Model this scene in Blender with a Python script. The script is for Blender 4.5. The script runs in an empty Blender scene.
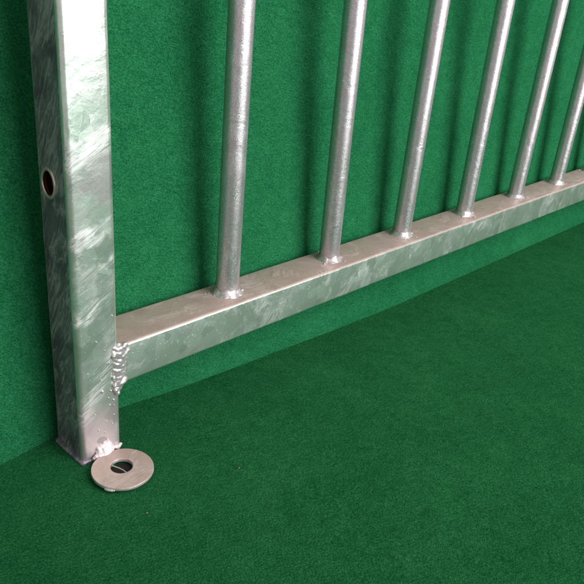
import bpy, bmesh, math, random
from mathutils import Vector, Matrix, noise as mnoise
random.seed(7)
S = bpy.context.scene
C = S.collection
M = 0.001            # everything below is laid out in millimetres

# ------------------------------------------------------------------ helpers
def fin(name, bm, mats, parent=None, smooth=True, mods=None):
    """bmesh (mm) -> ONE linked mesh object, modifiers baked."""
    for v in bm.verts: v.co *= M
    me = bpy.data.meshes.new(name); bm.to_mesh(me); bm.free()
    for m in (mats if isinstance(mats, (list, tuple)) else [mats]): me.materials.append(m)
    o = bpy.data.objects.new(name, me); C.objects.link(o)
    if mods:
        for fn in mods: fn(o)
        dg = bpy.context.evaluated_depsgraph_get(); dg.update()
        me2 = bpy.data.meshes.new_from_object(o.evaluated_get(dg)); o.modifiers.clear()
        o.data = me2; me2.name = name
        for i, m in enumerate(mats if isinstance(mats, (list, tuple)) else [mats]):
            if i < len(me2.materials): me2.materials[i] = m
            else: me2.materials.append(m)
    if smooth:
        for p in o.data.polygons: p.use_smooth = True
        o.data.set_sharp_from_angle(angle=math.radians(50))
    if parent: o.parent = parent
    return o

def tag(o, label=None, cat=None, group=None, kind=None):
    if label: o['label'] = label
    if cat: o['category'] = cat
    if group: o['group'] = group
    if kind: o['kind'] = kind
    return o

def rrect(x0, x1, y0, y1, r, n=6):
    pts = []
    for cx, cy, a0 in ((x1-r, y0+r, -90), (x1-r, y1-r, 0), (x0+r, y1-r, 90), (x0+r, y0+r, 180)):
        for i in range(n+1):
            a = math.radians(a0 + 90*i/n); pts.append((cx+r*math.cos(a), cy+r*math.sin(a)))
    return pts

def loft(bm, rings, closed=True, cap0=False, cap1=False, mat=0):
    vs = [[bm.verts.new(p) for p in r] for r in rings]
    n = len(vs[0])
    for a, b in zip(vs, vs[1:]):
        for i in range(n if closed else n-1):
            j = (i+1) % n
            f = bm.faces.new((a[i], a[j], b[j], b[i])); f.material_index = mat
    if cap0: bm.faces.new(vs[0][::-1]).material_index = mat
    if cap1: bm.faces.new(vs[-1]).material_index = mat
    return vs

def ball(bm, c, r, sub=2, sc=(1,1,1), jit=0.0):
    g = bmesh.ops.create_icosphere(bm, subdivisions=sub, radius=1.0)
    k = Vector(c)*0.31
    for v in g['verts']:
        d = 1 + jit*mnoise.noise(v.co*1.7 + k)
        v.co = Vector((v.co.x*r*sc[0]*d, v.co.y*r*sc[1]*d, v.co.z*r*sc[2]*d)) + Vector(c)

# ------------------------------------------------------------------ materials
class NT:
    def __init__(s, name):
        s.m = bpy.data.materials.new(name); s.m.use_nodes = True
        s.t = s.m.node_tree; s.b = s.t.nodes['Principled BSDF']
        s.tc = s.t.nodes.new('ShaderNodeTexCoord')
    def n(s, typ, **kw):
        x = s.t.nodes.new(typ)
        for k, v in kw.items():
            if k in x.inputs: x.inputs[k].default_value = v
            else: setattr(x, k, v)
        return x
    def l(s, a, b): s.t.links.new(a, b)
    def mapping(s, scale=(1,1,1), rot=(0,0,0), loc=(0,0,0), src=None):
        q = s.n('ShaderNodeMapping'); q.inputs['Rotation'].default_value = [math.radians(a) for a in rot]
        s.l(src or s.tc.outputs['Object'], q.inputs['Vector'])
        m = s.n('ShaderNodeMapping'); m.inputs['Scale'].default_value = scale; m.inputs['Location'].default_value = loc
        s.l(q.outputs['Vector'], m.inputs['Vector']); return m.outputs['Vector']
    def noise(s, vec, scale, detail=4, rough=.55, dist=0, kind=None, **kw):
        x = s.n('ShaderNodeTexNoise')
        if kind: x.noise_type = kind
        x.inputs['Scale'].default_value = scale; x.inputs['Detail'].default_value = detail
        x.inputs['Roughness'].default_value = rough; x.inputs['Distortion'].default_value = dist
        for k, v in kw.items(): x.inputs[k].default_value = v
        s.l(vec, x.inputs['Vector']); return x.outputs['Fac']
    def ramp(s, fac, stops, interp='LINEAR'):
        r = s.n('ShaderNodeValToRGB'); r.color_ramp.interpolation = interp
        e = r.color_ramp.elements
        while len(e) < len(stops): e.new(.5)
        for el, (p, c) in zip(e, stops):
            el.position = p; el.color = (c, c, c, 1) if not isinstance(c, tuple) else (*c, 1)
        s.l(fac, r.inputs['Fac']); return r.outputs['Color']
    def math(s, op, a, b=0.0, c=None):
        x = s.n('ShaderNodeMath'); x.operation = op
        for i, v in enumerate((a, b, c)):
            if v is None: continue
            if isinstance(v, (int, float)): x.inputs[i].default_value = v
            else: s.l(v, x.inputs[i])
        return x.outputs[0]
    def mix(s, fac, a, b, mode='MIX'):
        x = s.n('ShaderNodeMix'); x.data_type = 'RGBA'; x.blend_type = mode
        for i, v in ((0, fac), (6, a), (7, b)):
            if isinstance(v, (int, float)): x.inputs[i].default_value = v
            elif isinstance(v, tuple): x.inputs[i].default_value = (*v, 1)
            else: s.l(v, x.inputs[i])
        return x.outputs[2]
    def bump(s, h, strength, dist, nrm=None):
        b = s.n('ShaderNodeBump'); b.inputs['Strength'].default_value = strength; b.inputs['Distance'].default_value = dist
        s.l(h, b.inputs['Height'])
        if nrm: s.l(nrm, b.inputs['Normal'])
        return b.outputs['Normal']
    def set(s, k, v):
        if isinstance(v, (int, float)): s.b.inputs[k].default_value = v
        elif isinstance(v, tuple): s.b.inputs[k].default_value = (*v, 1) if len(v) == 3 else v
        else: s.l(v, s.b.inputs[k])

def carpet_mat(name, c_dark, c_mid, c_light, rotz):
    t = NT(name)
    o = t.mapping(rot=rotz)
    grain = t.noise(o, 640, 5, .68, .4)                                  # felted tufts, about 2 mm
    f1 = t.noise(t.mapping((1, .14, 1), (rotz[0], rotz[1], rotz[2]+28)), 1250, 2, .5, .8)
    f2 = t.noise(t.mapping((.14, 1, .4), (rotz[0], rotz[1], rotz[2]-15)), 1150, 2, .5, .8)
    f3 = t.noise(t.mapping((1, .10, 1), (rotz[0], rotz[1], rotz[2]+75)), 950, 2, .5, 1.0)
    blotch = t.noise(o, 60, 5, .62)                                      # tramped, uneven patches
    blotch2 = t.noise(o, 9, 3, .5)
    fib = t.math('ADD', t.math('ADD', f1, f2), f3)
    g = t.math('ADD', t.math('MULTIPLY', grain, .60), t.math('MULTIPLY', fib, .1333))
    g = t.math('ADD', g, t.math('MULTIPLY', t.math('SUBTRACT', blotch, .5), .12))
    g = t.math('ADD', g, t.math('MULTIPLY', t.math('SUBTRACT', blotch2, .5), .10))
    col = t.ramp(g, [(.40, c_dark), (.50, c_mid), (.60, c_light)])
    fleck = t.ramp(t.noise(o, 800, 1, .5), [(.76, 0.0), (.80, 1.0)])
    col = t.mix(t.math('MULTIPLY', fleck, .45), col, (.12, .30, .18))
    t.set('Base Color', col); t.set('Roughness', 1.0); t.set('Specular IOR Level', .0)
    t.set('Sheen Weight', .06); t.set('Sheen Roughness', .5); t.set('Sheen Tint', (.15, .9, .4, 1))
    n = t.bump(grain, .9, .0022)
    n = t.bump(fib, .7, .0010, n)
    n = t.bump(blotch, .5, .004, n)
    t.set('Normal', n)
    return t.m

def zinc_mat(name, base=(.62,.62,.62), rough=.3, metallic=.9, streak=(1,1,.22), srot=(0,0,0), sscale=60,
             streak_amt=1.0, grain=0.4, dull=0.25, tint=(.66,.56,.55), tint_amt=.4, bumpd=.00035, wrinkle=0.0, warp_amt=.006, spangle=0, gate_lo=.50, smears=(), dulls=(), foot=0, gscale=2600):
    t = NT(name)
    o = t.tc.outputs['Object']
    v = t.mapping(streak, srot)
    warp = t.n('ShaderNodeTexNoise'); warp.inputs['Scale'].default_value = 26; warp.inputs['Detail'].default_value = 3
    t.l(o, warp.inputs['Vector'])
    wv = t.n('ShaderNodeVectorMath'); wv.operation = 'MULTIPLY_ADD'
    t.l(warp.outputs['Color'], wv.inputs[0]); wv.inputs[1].default_value = (warp_amt,)*3; t.l(v, wv.inputs[2])
    wv = wv.outputs[0]
    cloudp = t.noise(o, 60, 3, .5)
    s1 = t.noise(wv, sscale, 7, .62, .8)                                  # runs of the zinc bath
    s2 = t.noise(wv, sscale*2.3, 5, .6, 1.4)
    patch = t.noise(o, 22, 4, .6, 1.0)                                    # where the runs are strong
    gate = t.ramp(patch, [(gate_lo, 0.0), (gate_lo+.1, 1.0)])
    lines = t.ramp(t.math('ABSOLUTE', t.math('SUBTRACT', s1, .5)), [(0.0, 1.0), (.045, .25), (.10, 0.0)])
    lines2 = t.ramp(t.math('ABSOLUTE', t.math('SUBTRACT', s2, .52)), [(0.0, 1.0), (.03, .2), (.07, 0.0)])
    run = t.math('MULTIPLY', t.math('MAXIMUM', lines, t.math('MULTIPLY', lines2, .7)), t.math('MULTIPLY', gate, streak_amt))
    # wiped, feathery smears in the zinc: x0, z0, slope, length, thickness, strength
    sx = t.n('ShaderNodeSeparateXYZ'); t.l(o, sx.inputs[0])
    fe = t.noise(t.mapping((1, 1, .12), (0, -60, 0)), 420, 4, .6, .6)
    for x0, z0, sl, ln, th, st in smears:
        dx = t.math('SUBTRACT', sx.outputs['X'], x0)
        dz = t.math('SUBTRACT', t.math('SUBTRACT', sx.outputs['Z'], z0), t.math('MULTIPLY', dx, sl))
        dz = t.math('ADD', dz, t.math('MULTIPLY', t.math('SUBTRACT', cloudp, .5), .03))
        up = t.math('SUBTRACT', 1.0, t.math('DIVIDE', t.math('ABSOLUTE', dz), th))
        le = t.math('SUBTRACT', 1.0, t.math('DIVIDE', t.math('ABSOLUTE', dx), ln))
        mk = t.n('ShaderNodeMath'); mk.operation = 'MULTIPLY'; mk.use_clamp = True
        t.l(t.math('MAXIMUM', up, 0.0), mk.inputs[0]); t.l(t.math('MAXIMUM', le, 0.0), mk.inputs[1])
        mm = t.math('MULTIPLY', t.math('MULTIPLY', mk.outputs[0], t.ramp(fe, [(.42, .15), (.56, 1.0)])), st)
        run = t.math('MAXIMUM', run, t.math('MINIMUM', mm, 1.0))
    fine = t.noise(o, gscale, 3, .6)
    speck = t.ramp(t.noise(o, 700, 2, .5), [(.70, 0.0), (.75, 1.0)])
    cloud = t.noise(o, 48, 4, .6, .4)
    col = t.mix(t.math('MULTIPLY', t.ramp(cloud, [(.42, 0.0), (.66, 1.0)]), tint_amt), base, tint)
    col = t.mix(t.math('MULTIPLY', run, .6), col, (.93, .92, .93))
    col = t.mix(t.math('MULTIPLY', speck, .5 if grain < .9 else .0), col, (.92, .92, .92))
    col = t.mix(t.math('MULTIPLY', t.ramp(fine, [(.35, 1.0), (.5, 0.0)]), grain), col, (base[0]*.45, base[1]*.42, base[2]*.45))
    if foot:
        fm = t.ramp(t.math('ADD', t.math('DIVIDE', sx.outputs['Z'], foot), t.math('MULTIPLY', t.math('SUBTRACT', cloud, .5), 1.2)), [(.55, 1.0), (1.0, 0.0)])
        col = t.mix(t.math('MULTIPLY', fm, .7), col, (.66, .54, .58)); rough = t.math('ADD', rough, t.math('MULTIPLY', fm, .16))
    for x0, z0, rx, rz, st in dulls:        # grey, matt patches of coarse crystals
        ddx = t.math('DIVIDE', t.math('SUBTRACT', sx.outputs['X'], x0), rx); ddz = t.math('DIVIDE', t.math('SUBTRACT', sx.outputs['Z'], z0), rz)
        q = t.math('SUBTRACT', 1.0, t.math('ADD', t.math('MULTIPLY', ddx, ddx), t.math('MULTIPLY', ddz, ddz)))
        q = t.math('ADD', q, t.math('MULTIPLY', t.math('SUBTRACT', cloudp, .5), 2.2))
        q = t.ramp(q, [(.0, 0.0), (.45, 1.0)])
        gr = t.ramp(t.noise(o, 1500, 3, .7), [(.40, 1.0), (.60, .45)])
        q = t.math('MULTIPLY', t.math('MULTIPLY', q, gr), st)
        col = t.mix(q, col, (.30, .29, .29)); rough = t.math('ADD', rough, t.math('MULTIPLY', q, .16))
    t.set('Base Color', col)
    r = t.math('ADD', rough, t.math('MULTIPLY', t.math('SUBTRACT', cloud, .5), dull))
    r = t.math('ADD', r, t.math('MULTIPLY', run, .22))
    t.set('Roughness', t.math('MAXIMUM', r, .06))
    if spangle:
        vo = t.n('ShaderNodeTexVoronoi'); vo.inputs['Scale'].default_value = spangle; vo.inputs['Randomness'].default_value = 1.0
        dv = t.n('ShaderNodeVectorMath'); dv.operation = 'MULTIPLY_ADD'
        t.l(warp.outputs['Color'], dv.inputs[0]); dv.inputs[1].default_value = (.03,)*3; t.l(t.mapping((1,1,.6), (20,-40,15)), dv.inputs[2])
        t.l(dv.outputs[0], vo.inputs['Vector'])
        sv = t.n('ShaderNodeSeparateColor'); t.l(vo.outputs['Color'], sv.inputs[0])
        r = t.math('ADD', r, t.math('MULTIPLY', t.math('SUBTRACT', sv.outputs[0], .5), .09))
        hs = t.n('ShaderNodeHueSaturation'); t.l(t.math('ADD', .90, t.math('MULTIPLY', sv.outputs[1], .16)), hs.inputs['Value']); t.l(col, hs.inputs['Color'])
        t.set('Base Color', hs.outputs[0])
        t.set('Roughness', t.math('MAXIMUM', r, .06))
    t.set('Metallic', t.math('SUBTRACT', metallic, t.math('MULTIPLY', run, .35)))
    n = t.bump(fine, .25*grain+.05+(.35 if grain > .9 else 0), .0003)
    n = t.bump(speck, .4 if grain < .9 else 0.0, .0003, n)
    n = t.bump(t.noise(wv, sscale*1.2, 3, .5), .10, .0008, n)
    n = t.bump(t.math('ADD', t.math('MULTIPLY', s1, gate), t.math('MULTIPLY', run, .4)), .35, bumpd*4, n)
    n = t.bump(cloud, .3, .0012, n)
    if wrinkle:
        w = t.noise(wv, sscale*.8, 4, .55, 2.2, kind='RIDGED_MULTIFRACTAL')
        n = t.bump(w, wrinkle, .0012, n)
    t.set('Normal', n)
    return t.m

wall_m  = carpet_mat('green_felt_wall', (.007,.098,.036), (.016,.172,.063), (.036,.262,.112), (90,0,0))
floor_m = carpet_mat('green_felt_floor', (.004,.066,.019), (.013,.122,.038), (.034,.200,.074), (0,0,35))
post_m  = zinc_mat('zinc_post_front', base=(.71,.83,.75), rough=.30, metallic=.82, dull=.16, streak=(1,1,.16), srot=(0,-58,0), sscale=150, grain=.22, streak_amt=.25, spangle=70,  # green cast in the base stands in for carpet reflected on the face
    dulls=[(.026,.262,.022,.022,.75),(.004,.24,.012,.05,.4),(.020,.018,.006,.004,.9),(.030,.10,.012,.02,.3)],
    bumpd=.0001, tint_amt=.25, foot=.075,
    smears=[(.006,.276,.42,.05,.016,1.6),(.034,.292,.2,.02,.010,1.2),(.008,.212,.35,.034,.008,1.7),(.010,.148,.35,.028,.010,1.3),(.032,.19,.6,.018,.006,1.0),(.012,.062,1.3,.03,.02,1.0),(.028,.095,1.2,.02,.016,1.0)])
side_m  = zinc_mat('zinc_post_side', base=(.31,.25,.34), gate_lo=.40, rough=.32, metallic=.6, streak=(1,1,.16), srot=(-28,0,0), sscale=120, streak_amt=.7, grain=.3, wrinkle=1.0, spangle=60, tint=(.18,.11,.19), tint_amt=.8, bumpd=.0002)  # darker, purplish base paints in the dark surroundings this face reflects
rail_m  = zinc_mat('zinc_rail_front', base=(.71,.83,.75), rough=.30, metallic=.82, dull=.16, streak=(1,1,.18), srot=(0,-38,0), sscale=130, grain=.2, streak_amt=.45, spangle=75, bumpd=.0001, tint_amt=.2)  # base greened like the post front, painting in the carpet's reflection
top_m   = zinc_mat('zinc_dull_top', base=(.56,.445,.39), rough=.5, metallic=.3, streak=(.12,1,1), srot=(0,0,4), sscale=160, grain=.4, gscale=1600, streak_amt=.35, tint=(.44,.32,.27), tint_amt=.6)
bar_m   = zinc_mat('zinc_bar', base=(.76,.75,.78), rough=.27, metallic=.82, streak=(1,1,.08), sscale=160, grain=1.0, gscale=1500, streak_amt=.3, tint=(.64,.50,.56), tint_amt=.45, bumpd=.00015)
weld_m  = zinc_mat('zinc_weld', base=(.60,.59,.59), rough=.34, metallic=.65, streak=(1,1,1), sscale=220, grain=.25, streak_amt=.5)
pale_m  = zinc_mat('zinc_weld_pale', base=(.74,.67,.67), rough=.42, metallic=.25, streak=(1,1,1), sscale=220, grain=.1, streak_amt=.5, tint=(.85,.74,.75))
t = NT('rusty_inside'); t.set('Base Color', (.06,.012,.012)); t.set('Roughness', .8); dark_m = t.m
t = NT('hole_disc_dark'); t.set('Base Color', (.012,.008,.008)); t.set('Roughness', .9); disc_m = t.m
t = NT('hole_rim'); t.set('Base Color', (.85,.62,.58)); t.set('Roughness', .3); t.set('Metallic', .7); rim_m = t.m
t = NT('orange_crumb'); t.set('Base Color', (.30,.13,.05)); t.set('Roughness', .8); crumb_m = t.m
t = NT('pale_thread'); t.set('Base Color', (.55,.5,.42)); t.set('Roughness', .7); thread_m = t.m

# ------------------------------------------------------------------ setting
def zf(x):                                  # the floor dips a little to the right
    u = min(max((x-60)/500, 0), 1); return -15*u*u*(3-2*u)
CR = [(-900,-20),(-300,20),(-54,45.9),(-6,51.5),(75,54.6),(147,46.0),(224,44.6),(420,43.0),(631,41.5),(1155,39.8),(2600,36)]
def crease(x):
    for (a, b), (c, d) in zip(CR, CR[1:]):
        if x <= c:
            return b + (d-b)*(x-a)/(c-a)
    return CR[-1][1]
def crease_s(x): return sum(crease(x+k*9) for k in range(-3, 4))/7
def wall_y(x, z):
    y0 = crease_s(x); y1 = 54.5 + (0 if x > 0 else (crease_s(x)-52)*.9)
    lean = 21 + 7*min(max((x-100)/500, 0), 1)
    if z < 60:
        u = max(z, 0)/60; u = u*u*(3-2*u); y = y0 + (y1-y0)*u
    else: y = y1 + lean*(z-60)/340 if z < 700 else y1 + lean*640/340 + (z-700)*.02
    k = min(1, max(z-50, 0)/110)
    return y + (3.4*mnoise.noise(Vector((x*.012, z*.007, 3.1))) + 1.5*mnoise.noise(Vector((x*.03, z*.014, 8.1))) + 1.2) * k

bm = bmesh.new()
def seq(a, b, st): return [a + (b-a)*i/round((b-a)/st) for i in range(round((b-a)/st)+1)]
xs = seq(-900, -300, 30) + seq(-290, 700, 11)[0:] + seq(720, 2600, 40)
ys0 = [0,.02,.05,.1,.16,.25,.4,.6,1]
rows = []
for u in [0,.006,.015,.03,.05,.075,.11,.16,.22,.3,.4,.55,.7,.85,1]:
    rows.append([(x, (crease_s(x)+3)*(1-u) + (-2600)*u, zf(x) + .5*mnoise.noise(Vector((x*.012, u*30, 0)))) for x in xs])
loft(bm, rows, closed=False)
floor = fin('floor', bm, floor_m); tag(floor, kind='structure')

bm = bmesh.new()
zs = [-22,-8,0,6,12,20,30,42,56,70,90,110,140,180,220,270,330,400,480,560,640,720,900,1200]
rows = [[(x, wall_y(x, z - zf(x) if z > 40 else z), z + zf(x)*(1 if z < 40 else max(0, 1-(z-40)/60))) for x in xs] for z in zs]
rows.append([(x, wall_y(x, 1200)+14, 1200) for x in xs])
rows.append([(x, 120, -22) for x in xs])
loft(bm, rows, closed=False)
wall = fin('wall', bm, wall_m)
tag(wall, 'upright green felt carpeted wall panel behind the metal railing', 'wall')

# ------------------------------------------------------------------ railing
root = bpy.data.objects.new('railing', None); C.objects.link(root)
root.empty_display_size = .05
tag(root, 'galvanised steel railing with round bars standing on green carpet', 'railing')
W, D, H = 40.0, 46.4, 900.0

# post: square tube, drilled on its left face
bm = bmesh.new()
zz = [0] + seq(8, H, 12)
out = lambda z: rrect(0, W, 0, D, 5.0, 6)
def wob(p, z):
    k = mnoise.noise(Vector((p[0]*.05, p[1]*.05, z*.012)))
    return (p[0] + .35*k, p[1] + .35*mnoise.noise(Vector((p[0]*.05+9, p[1]*.05, z*.012))), z)
loft(bm, [[wob(p, z) for p in out(z)] for z in zz])
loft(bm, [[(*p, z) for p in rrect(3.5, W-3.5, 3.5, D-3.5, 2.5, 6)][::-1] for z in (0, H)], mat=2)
# close the ends with the wall thickness
bm.verts.ensure_lookup_table()
nv = 28; o0 = bm.verts[:nv]; oH = bm.verts[(len(zz)-1)*nv:len(zz)*nv]
i0 = bm.verts[len(zz)*nv:len(zz)*nv+nv][::-1]; iH = bm.verts[len(zz)*nv+nv:][::-1]
for i in range(nv):
    j = (i+1) % nv
    bm.faces.new((o0[j], o0[i], i0[i], i0[j])); bm.faces.new((oH[i], oH[j], iH[j], iH[i]))
bmesh.ops.recalc_face_normals(bm, faces=bm.faces)
bm.faces.ensure_lookup_table()
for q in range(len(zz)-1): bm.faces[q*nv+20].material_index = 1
HY, HZ = 29.0, 252.5
cut = bmesh.new()
loft(cut, [[(x, HY+9.4*math.cos(a*math.pi/20), HZ+11.0*math.sin(a*math.pi/20)) for a in range(40)] for x in (-6, 7)], cap0=True, cap1=True)
bmesh.ops.recalc_face_normals(cut, faces=cut.faces)
cutter = fin('hole_cutter', cut, dark_m, smooth=False)
def boolmod(o):
    b = o.modifiers.new('b', 'BOOLEAN'); b.operation = 'DIFFERENCE'; b.object = cutter; b.solver = 'EXACT'
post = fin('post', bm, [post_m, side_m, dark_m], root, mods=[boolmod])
bpy.data.objects.remove(cutter)
# beaded rim of the hole
bm = bmesh.new()
N = 48; rings = []
for a in range(N):
    A = 2*math.pi*a/N; k = 1 + .10*mnoise.noise(Vector((math.cos(A)*2, math.sin(A)*2, 1)))
    ring = []
    for b in range(10):
        B = 2*math.pi*b/10; rr = 1.5*k*math.cos(B)
        ring.append((-.1 - .9*k*math.sin(B), HY+(9.6+rr)*math.cos(A), HZ+(11.2+rr)*math.sin(A)))
    rings.append(ring)
loft(bm, rings+[rings[0]]); bmesh.ops.remove_doubles(bm, verts=bm.verts, dist=.001)
bmesh.ops.recalc_face_normals(bm, faces=bm.faces)
fin('hole_rim', bm, rim_m, post)

# foot plate under the post, standing out a little on the left
bm = bmesh.new()
def plate(bm, pts, z0, z1, b=.6):
    def inset(k): 
        cx = sum(p[0] for p in pts)/len(pts); cy = sum(p[1] for p in pts)/len(pts)
        return [(p[0]+(cx-p[0])*k/25, p[1]+(cy-p[1])*k/25) for p in pts]
    loft(bm, [[(*p, z0) for p in inset(b)], [(*p, z0+b) for p in pts], [(*p, z1-b) for p in pts], [(*p, z1) for p in inset(b)]], cap0=True, cap1=True)
pl = [(x + .5*mnoise.noise(Vector((x*.2, y*.2, 0))), y + .5*mnoise.noise(Vector((x*.2, y*.2, 5)))) for x, y in rrect(-1.8, W-4, -1.2, D+1, 3, 5)]
plate(bm, pl, -1.5, 2.2)
fin('foot_plate', bm, side_m, root)

# bottom rail (rectangular tube) : front, top, back, underside
ZB, ZT, YF, YB, XE = 68.2, 108.3, .6, 51.5, 1606.0
bm = bmesh.new()
def railring(x, z0=ZB, z1=ZT, y0=YF, y1=YB):
    r = []
    for y, z in rrect(y0, y1, z0, z1, 3.0, 5):
        r.append((x, y + .35*mnoise.noise(Vector((x*.02, y*.1, z*.1))), z + .45*mnoise.noise(Vector((x*.015, y*.06, z*.1+7)))))
    return r
loft(bm, [railring(x) for x in seq(W-.5, XE, 8)], cap0=True, cap1=True)
bmesh.ops.recalc_face_normals(bm, faces=bm.faces)
for f in bm.faces:
    if f.normal.z > .55: f.material_index = 1
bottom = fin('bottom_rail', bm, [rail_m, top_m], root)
bm = bmesh.new()
loft(bm, [railring(x, H-41, H) for x in seq(W-.5, XE, 40)], cap0=True, cap1=True)
bmesh.ops.recalc_face_normals(bm, faces=bm.faces)
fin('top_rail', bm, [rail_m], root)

# round bars with their weld collars
def spatter(bm, c, n, spread, rmin, rmax, axis):
    for _ in range(n):
        d = [random.gauss(0, s) for s in spread]; d[axis] = 0
        ball(bm, (c[0]+d[0], c[1]+d[1], c[2]+d[2]), random.uniform(rmin, rmax), 2)
bars = [(188.6,189.9),(349.5,345.5),(497,500.5),(656.7,657.5),(817.5,822.5),(974,977.2),(1132,1135),(1290,1292),(1448,1450)]
BY, BR = 28.5, 12.0
for k, (xb, xt) in enumerate(bars):
    xH = xb + (xt-xb)*(H-41-ZT)/292
    bm = bmesh.new(); rings = []
    for z in seq(ZT-.5, H-41, 6):
        u = (z-ZT)/(H-41-ZT); cx = xb + (xH-xb)*u; ring = []
        for a in range(40):
            A = 2*math.pi*a/40
            r = BR + .07*mnoise.noise(Vector((math.cos(A)*1.5+k*7, math.sin(A)*1.5, z*.05))) + .02*mnoise.noise(Vector((math.cos(A)*6+k*7, math.sin(A)*6, z*.3)))
            ring.append((cx+r*math.cos(A), BY+r*math.sin(A), z))
        rings.append(ring)
    loft(bm, rings, cap0=True, cap1=True)
    bar = fin('bar', bm, bar_m, root)
    # weld collar: an uneven skirt with frozen ripples
    bm = bmesh.new(); rings = []
    for i, (h, e) in enumerate([(6.5,.2),(5.2,.5),(4.2,.9),(3.2,1.5),(2.3,2.2),(1.4,3.0),(.7,3.8),(.0,4.6),(-.6,5.0)]):
        ring = []
        for a in range(72):
            A = 2*math.pi*a/72; c, s = math.cos(A), math.sin(A)
            q = mnoise.noise(Vector((c*1.6+k*3.3, s*1.6, 0))); q2 = mnoise.noise(Vector((c*6+k*5, s*6, h*.4)))
            ee = e*(1 + .45*q + .22*q2)
            hh = h*(1 + .5*mnoise.noise(Vector((c*2+k*2, s*2, 9))))
            ring.append((xb+(BR+ee)*c, BY+(BR+ee)*s, ZT+hh))
        rings.append(ring)
    loft(bm, rings)
    for _ in range(5):
        a = random.uniform(0, 6.28); d = BR+random.uniform(7, 13)
        ball(bm, (xb+d*math.cos(a), BY+min(d, 21)*math.sin(a), ZT+.4), random.uniform(.5, 1.3), 2)
    ball(bm, (xb+BR+3, BY-BR*.5-1, ZT+.4), 1.7, 2, (1.3, .8, .8), .3)
    bmesh.ops.recalc_face_normals(bm, faces=bm.faces)
    fin('weld_collar', bm, weld_m, bar)

# weld bead joining post and rail
def remesh(size, it=2):
    def f(o):
        r = o.modifiers.new('r', 'REMESH'); r.mode = 'VOXEL'; r.voxel_size = size*M
        s = o.modifiers.new('s', 'SMOOTH'); s.factor = .5; s.iterations = it
    return f
bm = bmesh.new()
for i in range(52):
    u = i/51; z = ZT - .5 - 41*u; wd = 11.5 - 5*u + 3*mnoise.noise(Vector((i*.17, 3, 3)))
    for j in range(5):
        v = j/4
        ball(bm, (W - 4.5 + wd*v + .9*math.sin(i*.9), YF + .6 - 1.5*math.sin(v*3.14) - .5*math.sin(i*1.45 + v*1.2), z - 2.2*math.sin(v*3.1) + 1.2*mnoise.noise(Vector((i*.4, j*.7, 2)))), 2.6 + .9*mnoise.noise(Vector((i*.22, j*.5, 7))), 2, (1.1,.8,.8), .15)
for i in range(6):
    u = random.random(); ball(bm, (W - random.uniform(-5, 4), YF - 1.6, ZT - 4 - 38*u), random.uniform(.8, 1.7), 2, (1,.8,1), .3)
for x, z, r in ((33.8,71,2.3),(34.5,66,2.5),(33,79,1.5),(36.5,62.5,2.6),(33.5,101,2.1)):
    ball(bm, (x, -1.3, z), r, 2, (1,1,1), .15)
for i in range(12):                       # toe of the weld on top of the rail
    ball(bm, (W + 1.2, YF+2+i*3.6, ZT+.3), random.uniform(1.3, 2.3), 2, (1,1,.8), .3)
fin('weld_bead', bm, weld_m, root, mods=[remesh(.5, 8)])
beads = [(43.5,63.5,1.1),(30.5,66.5,1.1),(28,60,.8),(22,69,1.5),(21.5,81,.7),(29,52,.8),(33,56,1.0),(14,48,.7),(30,95,.7),(26,109,.6),(18,120,.8),(34,140,.7),(9,92,.6),(33,40,.7),(31,31,.7),(25,36,.8),(17,30,.9)]
beads += [(33+random.gauss(0,4), 72+random.gauss(0,18), random.uniform(.25,.6)) for _ in range(12)]
beads += [(20+random.gauss(0,8), 20+random.gauss(0,12), random.uniform(.25,.7)) for _ in range(9)]
for x, z, r in beads:
    if not 4 < x < 35.5 or z < 3: continue
    bm = bmesh.new(); ball(bm, (x, -.25*r, z), r, 2, (1,.8,1), .2); fin('spatter_bead', bm, weld_m, root)

# foot washer lying on the carpet, with its weld to the post
WX, WY, WR = 20.4, -31.6, 27.2
bm = bmesh.new(); NN = 96
def wr(r, z, cx=WX, cy=WY, j=.25):
    return [(cx+(r+j*mnoise.noise(Vector((math.cos(a)*2, math.sin(a)*2, r*.3))))*math.cos(a), cy+(r+j*mnoise.noise(Vector((math.cos(a)*2, math.sin(a)*2, r*.3))))*math.sin(a), z) for a in (2*math.pi*i/NN for i in range(NN))]
hx, hy = 21.2, -28.7
prof = [(WR-.6,1.6,0),(WR-.1,2.0,0),(WR,2.8,0),(WR-.1,4.2,0),(WR-.5,4.8,0),(22,4.9,.2),(16,4.85,.5),(11.0,4.8,1),(10.1,4.7,1),(9.7,4.2,1),(9.6,1.6,1)]
rings = []
for r, z, q in prof: rings.append(wr(r, z+1.3, WX+(hx-WX)*q, WY+(hy-WY)*q))
loft(bm, rings + [rings[0]]); bmesh.ops.remove_doubles(bm, verts=bm.verts, dist=.001)
bmesh.ops.recalc_face_normals(bm, faces=bm.faces)
for f in bm.faces:
    if abs(f.normal.z) < .5: f.material_index = 1
washer = fin('foot_washer', bm, [top_m, weld_m], root)
bm = bmesh.new()      # frozen zinc tear on its rim
for a, r in ((205,2.0),(208,2.3),(211,2.5),(214,2.3),(217,2.0),(221,1.6)):
    A = math.radians(a); ball(bm, (WX+(WR-.4)*math.cos(A), WY+(WR-.4)*math.sin(A), 3.6), r*.8, 2, (1,1,.6), .3)
fin('zinc_tear', bm, weld_m, washer, mods=[remesh(.5, 2)])
bm = bmesh.new()      # dark disc added inside the washer hole so it shows black
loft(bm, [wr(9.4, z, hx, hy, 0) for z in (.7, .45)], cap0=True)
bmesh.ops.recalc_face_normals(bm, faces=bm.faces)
fin('washer_hole_disc', bm, disc_m, washer)
bm = bmesh.new()      # thin wire lying across the hole
p0, p1 = Vector((hx-5.5, hy+6.5, 5.0)), Vector((hx-1.5, hy-9.2, 5.5)); rings = []
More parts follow.
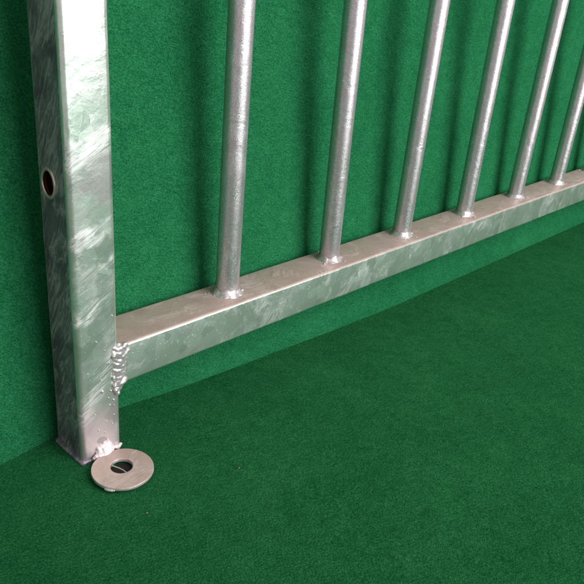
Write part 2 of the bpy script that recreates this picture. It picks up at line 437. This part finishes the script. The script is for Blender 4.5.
for i in range(9):
    u = i/8; c = p0.lerp(p1, u) + Vector((1.2*math.sin(u*3.1), 0, -.3*math.sin(u*3.1)))
    rings.append([c + Vector((.45*math.cos(a), .12*math.sin(a), .45*math.sin(a))) for a in (k*math.pi/3 for k in range(6))])
loft(bm, rings, cap0=True, cap1=True); fin('wire', bm, thread_m, washer)
bm = bmesh.new()      # lump of weld between post and washer
for i in range(15):                       # a smooth fillet running down from the post on to the washer
    u = i/14
    for j in range(5):
        v = j/4
        ball(bm, (14.5+(14-3*v)*u+1.2*math.sin(i*2.3+j), -.6-(6.0+3*math.sin(u*3.1))*v, 3.6+(1-v)**1.5*(4.5+6*math.sin(u*3.1+.2*math.sin(i))*(.8+.3*math.sin(i*1.3)))), 2.3+.35*math.sin(i*1.7+j*2.1), 2, (1,1,.8), .2)
for x, y, z, r in ((33,-2,5,2.6),(36,-1.5,4.5,2.4),(38.5,-.8,5,1.8),(12,-3,5,2.6),(9.5,-3,4,1.9),(25,-1,17,1.2),(34,-1.5,3,2.6)):
    ball(bm, (x, y, z), r, 2, (1,1,.9), .2)
fin('foot_weld', bm, pale_m, root, mods=[remesh(.5, 12)])

# ------------------------------------------------------------------ crumbs on the felt
def crumb(loc, r, label):
    bm = bmesh.new(); ball(bm, (0,0,0), r, 2, (1.5,.9,.7), .7)
    o = fin('crumb', bm, crumb_m); o.location = Vector(loc)*M
    tag(o, label, 'crumb', group='crumbs stuck to the green felt')
crumb((7.8,-86,.4), .7, 'tiny orange crumb on the green floor just below the round washer')
crumb((103.8,-92.8,.2), .7, 'tiny orange crumb on the open green floor well to the right of the washer')

# ------------------------------------------------------------------ camera
R = Matrix(((.693,.251,-.676),(-.716,.348,-.605),(.083,.903,.421)))
RX = Matrix.Rotation(math.radians(64.997), 3, 'X'); RY = Matrix.Rotation(math.radians(-4.767), 3, 'Y'); RZ = Matrix.Rotation(math.radians(-45.925), 3, 'Z')
cd = bpy.data.cameras.new('camera'); cam = bpy.data.objects.new('camera', cd); C.objects.link(cam)
cam.matrix_world = Matrix.Translation(Vector((-248.066,-453.068,415.102))*M) @ (RZ @ RY @ RX).to_4x4()
cd.sensor_width = 36; cd.lens = 36*689.0/584; cd.clip_start = .01; cd.clip_end = 50
S.camera = cam

# ------------------------------------------------------------------ light
def area(name, loc, target, sx, sy, power, col):
    ld = bpy.data.lights.new(name, 'AREA'); ld.shape = 'RECTANGLE'; ld.size = sx; ld.size_y = sy; ld.energy = power; ld.color = col
    o = bpy.data.objects.new(name, ld); C.objects.link(o); o.location = loc
    d = (Vector(target)-Vector(loc)).normalized()
    o.rotation_euler = d.to_track_quat('-Z', 'Y').to_euler(); return o
area('window_light', (.86, -2.30, 1.62), (.25, 0, 1.07), 1.9, 3.0, 122, (1.0, .975, .985))
w = bpy.data.worlds.new('World'); S.world = w; w.use_nodes = True
bg = w.node_tree.nodes['Background']; bg.inputs[0].default_value = (1.0, .84, .86, 1); bg.inputs[1].default_value = .50

S.view_settings.view_transform = 'Standard'; S.view_settings.look = 'None'
S.view_settings.exposure = 0; S.view_settings.gamma = 1
S.render.engine = 'CYCLES'
